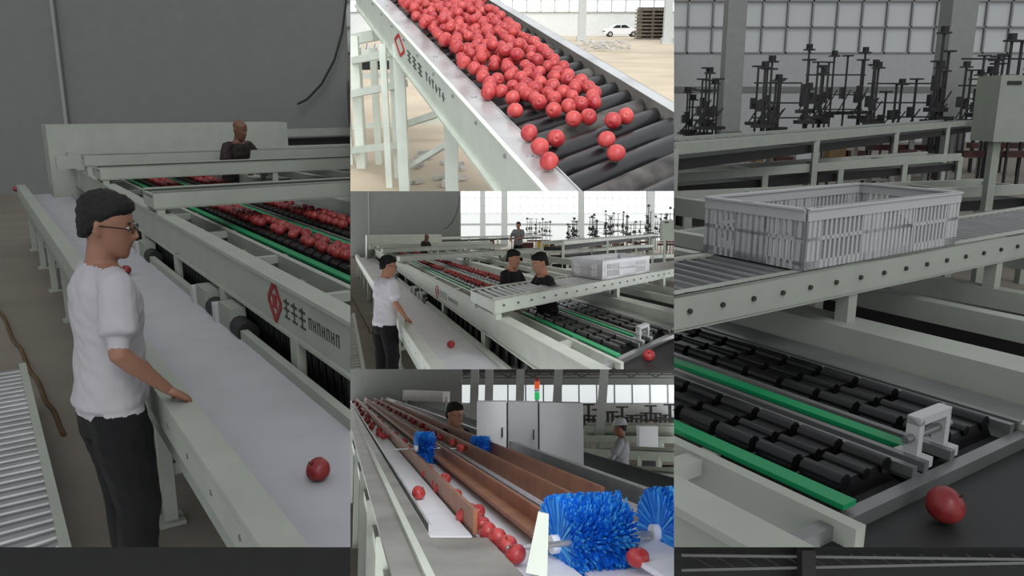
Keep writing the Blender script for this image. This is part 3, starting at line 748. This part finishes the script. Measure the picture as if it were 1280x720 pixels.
mb.finish('infeed_lane_conveyor')
def single(x, y, z, r, name='apple'):
    mb = MB(L); mb.apple(L.at(x,y,z), r, 22, 14); mb.finish(name)
single(523,616,ZB+.045,.042); single(797,697,ZB+.02,.045)
mb = MB(L)
for x, y in ((602,655),(610,664),(622,672),(634,681),(645,693),(597,640),(596,650)): mb.apple(L.at(x,y,ZB+.025), .042, 16, 12)
y = 645
while y > YF:
    m_ = rnd.uniform(.92,1.08)
    p = lane(m_, y, ZB+.025); mb.apple(p, .042, 12, 9)
    y -= max(1.2,(y-475)*.055)*rnd.uniform(.7,1.2)
y = 545
while y > YF:
    p = lane(rnd.uniform(1.19,1.4), y, ZB+.045); mb.apple(p, .044, 12, 9)
    y -= max(1.0,(y-475)*.06)*rnd.uniform(.6,1.2)
y = 560
while y > YF:
    p = lane(rnd.uniform(.53,.57), y, ZB+.08); mb.apple(p, .042, 10, 8)
    y -= max(1.2,(y-475)*.06)*rnd.uniform(.8,1.5)
mb.finish('apples_in_lanes')
mb = MB(L)
for x, y in ((445,520),(441,523),(449,523),(444,516)): mb.apple(L.at(x,y,1.6), .05, 12, 9)
mb.finish('apples_in_bin')
def brush(x, y, D, r, ln_, dirv, name='rotary_brush', n=5200):
    mb = MB(L); c = L.atD(x,y,D); d = V(dirv).normalized(); a = d.cross(V((0,0,1))).normalized(); b = d.cross(a)
    mb.m('white'); mb.cyl(c-d*.03, c, r*.20, 16); mb.m('steel'); mb.cyl(c-d*.22, c+d*(ln_+.1), r*.06, 10)
    mb.m('blue'); mb.cyl(c, c+d*ln_, r*.55, 20)
    rr = random.Random(5)
    for i in range(n):
        t = rr.random(); th = rr.uniform(0,6.283)
        if i % 3 == 0: t = 0.04*rr.random()
        u = a*math.cos(th)+b*math.sin(th); w = d.cross(u)
        R = r*rr.uniform(.86,1.05); base = c+d*(t*ln_)+u*r*.2; tip = c+d*(t*ln_+rr.uniform(-.02,.02))+u*R+w*rr.uniform(-.025,.025)
        hw = rr.uniform(.0018,.0038)*r/.18; mb.m('blue' if rr.random() < .68 else 'bluelt')
        mb.add([base-w*hw, base+w*hw, tip+w*hw*1.6, tip-w*hw*1.6, base+d*hw*2, tip+d*hw*2], [(0,1,2,3),(1,4,5,2),(4,0,3,5)])
    mb.finish(name)
brush(697,680,3.25,.19,.27,(1,.35,.02))
brush(822,666,3.5,.19,.35,(1,.3,0))
brush(522,561,7.0,.145,.13,(1,.3,0),n=2000)
brush(592,560,7.4,.11,.14,(1,.3,0),n=1500)
mb = MB(L); mb.m('paint')
a = [L.atD(657,716,2.95),L.atD(673,640,2.95),L.atD(686,643,2.95),L.atD(684,722,2.95)]; e = V((0,.02,0))
mb.hexa([p for p in a]+[p+e for p in a]); mb.m('steel'); mb.cyl(L.atD(680,682,3.0),L.atD(830,666,3.55),.012,8); mb.finish('brush_bracket')
mb = MB(L); mb.m('floor'); mb.box((-30,-2,-.05),(50,60,0)); mb.finish('floor')
mb = MB(L); mb.m('wall'); p = L.atY(577,480,32); mb.box((-30,32,0),(p.x,32.3,9)); mb.finish('wall_left')
mb = MB(L); mb.m('wallwhite'); mb.box((-10,50,0),(60,50.3,1.0)); mb.m('window'); mb.box((-10,50,1.0),(60,50.3,2.1)); mb.m('wall'); mb.box((-10,50,2.1),(60,50.3,4.5)); mb.m('column')
for i in range(50): mb.box((-8+i*1.1,49.9,.9),(-8+i*1.1+.09,50,2.1))
mb.finish('wall_back')
mb = MB(L); mb.m('roof')
mb.box((-12,47,2.80),(50,49,3.3))
for j in range(36): mb.beam((-10+j*1.4,46,2.55),(-9.3+j*1.4,46,2.95),.07,.07,up=(0,1,0)); mb.beam((-9.3+j*1.4,46,2.95),(-8.6+j*1.4,46,2.55),.07,.07,up=(0,1,0))
mb.box((-12,46,2.5),(50,46.1,2.56)); mb.box((-6,38,2.62),(50,38.1,2.68)); mb.box((-4,33,2.68),(50,33.1,2.72))
mb.finish('ceiling')
for x, xt, Yc in ((688,700,16),(745,757,20),(591,594,26),(648,651,26),(610,612,30)):
    mb = MB(L); mb.m('column'); p = L.atY(x,530,Yc); q_ = L.atY(xt,465,Yc); w = .01*Yc
    mb.beam((p.x,p.y,0),(q_.x,q_.y,q_.z+.4),w,w,up=(0,1,0)); mb.finish('hall_column')
mb = MB(L); D = 8.5; p0 = L.atD(596,502,D); p1 = L.atD(633,505,D); p2 = L.atD(729,516,D*.93)
def pane(a, b, top_a, top_b, bot):
    th = V((.0,.5,0)); a0 = V((a.x,a.y,bot)); b0 = V((b.x,b.y,bot)); mb.hexa([a0,b0,b0+th,a0+th,V((a.x,a.y,top_a)),V((b.x,b.y,top_b)),V((b.x,b.y,top_b))+th,V((a.x,a.y,top_a))+th])
mb.m('cabinet'); pane(p0,p1,p0.z,p0.z,1.0); pm_ = L.atD(672,508,D*.96)
pane(p1+V((.02,0,0)),pm_,p0.z,p0.z,1.0); pane(pm_+V((.02,0,0)),p2,p0.z,p0.z,1.0)
mb.m('dark')
for P in (p1,pm_): mb.box((P.x-.05,P.y-.03,1.80),(P.x-.035,P.y,1.90)); mb.box((P.x+.004,P.y+.004,1.0),(P.x+.016,P.y+.03,p0.z-.01))
mb.m('paint'); mb.box((p0.x,p0.y,0),(p2.x,p2.y+.7,1.0)); mb.finish('control_cabinet')
mb = MB(L); c = L.atD(672,500,9); mb.m('steel'); mb.cyl((c.x,c.y+.2,1.9),(c.x,c.y+.2,c.z),.02,8); mb.cyl((c.x,c.y+.2,1.0),(c.x,c.y+.2,1.95),.03,8)
z = c.z
for n_, h in (('lampgreen',.085),('cabinet',.03),('orange',.085),('redlogo',.03)):
    mb.m(n_); mb.cyl((c.x,c.y+.2,z),(c.x,c.y+.2,z+h),.03,14); z += h+.004
mb.finish('signal_tower_light')
mb = MB(L); a = L.atD(508,494,24); b = L.atD(558,496,23); mb.m('white'); mb.beam(a,b,.3,.3); mb.m('paint'); mb.beam(V((a.x,a.y,0)),a,.06,.06,up=(0,1,0)); mb.beam(V((b.x,b.y,0)),b,.06,.06,up=(0,1,0)); mb.finish('overhead_duct')
stand(L,'helmet_worker',776,524,12.8,math.radians(75),pose=dict(WORK,wrR=(.05,.3,1.05),wrL=(-.1,.3,1.05)),top='greyshirt',legs='jeans',skin='skindark',helmet=True,longsleeve=True,head_pitch=.1)
stand(L,'glasses_worker',562,502,10.5,math.radians(-130),pose=WORK,top='tee',glasses=True,lean=.1,head_pitch=.15)
stand(L,'distant_worker',815,524,26,math.radians(100),top='tee')
def lconv(x1,y1,x2,y2,z,w,name='side_conveyor'):
    a, b = L.at(x1,y1,z), L.at(x2,y2,z); mb = MB(L); mb.m('paintside'); d = (b-a).normalized(); nn = V((-d.y,d.x,0))*w
    for o in (0,1):
        mb.beam(a+nn*o,b+nn*o,.06,.16)
        for i in range(6):
            p = a.lerp(b,i/5)+nn*o; mb.beam((p.x,p.y,0),(p.x,p.y,z),.07,.07,up=(0,1,0))
    mb.m('rubber'); q1, q2 = a+nn*.5, b+nn*.5; mb.beam(q1,q2,w*.8,.05); mb.m('paintside'); q1.z=q2.z=z*.45; mb.beam(q1,q2,.08,.08); mb.finish(name)
lconv(728,566,850,572,1.0,1.0); lconv(728,548,850,550,1.0,1.2); lconv(735,592,850,600,.8,.9); lconv(730,536,850,537,1.2,1.5)
mb = MB(L); mb.m('cabinet'); p = L.atD(811,545,17); mb.box((p.x-.2,p.y,.9),(p.x+.2,p.y+.4,p.z+.2)); mb.m('rack'); mb.box((p.x-.15,p.y+.1,0),(p.x+.15,p.y+.3,.9)); mb.finish('control_box')
r3 = random.Random(8)
mb = MB(L); mb.m('rack')
for i in range(26):
    x = 700+i*6; p = L.atY(x,520,34); z = r3.uniform(.8,1.4); mb.box((p.x-.05,34,0),(p.x+.05,34.2,z)); mb.box((p.x-.25,34,z-.06),(p.x+.25,34.2,z)); mb.box((p.x-.3,34,z*.5),(p.x+.3,34.3,z*.56))
mb.finish('tooling_rack')
mb = MB(L); mb.m('pallet'); p = L.at(815,617,0); p.y = max(p.y,8)
for i in range(5): mb.box((p.x-.5,p.y,.15*i),(p.x+.8,p.y+1,.15*i+.1))
mb.finish('pallet_stack')

# ------------------------------------------------------------ bottom strips
mb = MB(S,'cam'); mb.m('dark'); D = 6
mb.hexa([(-8,-5,D),(8,-5,D),(8,-1.0,D),(-8,-1.0,D),(-8,-5,D+.1),(8,-5,D+.1),(8,-1.0,D+.1),(-8,-1.0,D+.1)]); mb.finish('wall_lower')
mb = MB(S,'cam'); mb.m('column')
mb.beam((1.25,-1.97,5.9),(5.5,-2.02,5.9),.02,.012); mb.beam((1.25,-2.08,5.9),(5.5,-1.99,5.9),.02,.012)
mb.m('roof')
for i in range(26): mb.beam((1.3+i*.17,-1.96,5.9),(1.5+i*.17,-2.07,5.9),.012,.010)
mb.beam((2.15,-1.9,5.85),(2.15,-2.6,5.85),.1,.12,up=(0,0,1))
mb.finish('roof_truss')

# ------------------------------------------------------------ light, camera
w = bpy.data.worlds.new('sky'); sc.world = w; w.use_nodes = True
bg = w.node_tree.nodes['Background']; bg.inputs[0].default_value = (.96,.98,1,1); bg.inputs[1].default_value = 1.1
def sunlight(name, e, ang, rot):
    sun = bpy.data.lights.new(name,'SUN'); sun.energy = e; sun.angle = math.radians(ang)
    so = bpy.data.objects.new(name, sun); so.rotation_euler = rot; sc.collection.objects.link(so)
sunlight('daylight', 1.5, 25, (math.radians(38), math.radians(18), 0))
sunlight('frontal_fill_sun', 1.25, 50, (math.radians(74), 0, math.radians(6)))  # added fill sun from behind the camera, brightens the middle and lower scenes
cam = bpy.data.cameras.new('camera'); cam.lens = 36*F/1280; cam.sensor_width = 36; cam.clip_end = 500; cam.clip_start = .05
co = bpy.data.objects.new('camera', cam); co.location = CAM_C; co.rotation_euler = (math.pi/2-thB, 0, 0)
sc.collection.objects.link(co); sc.camera = co
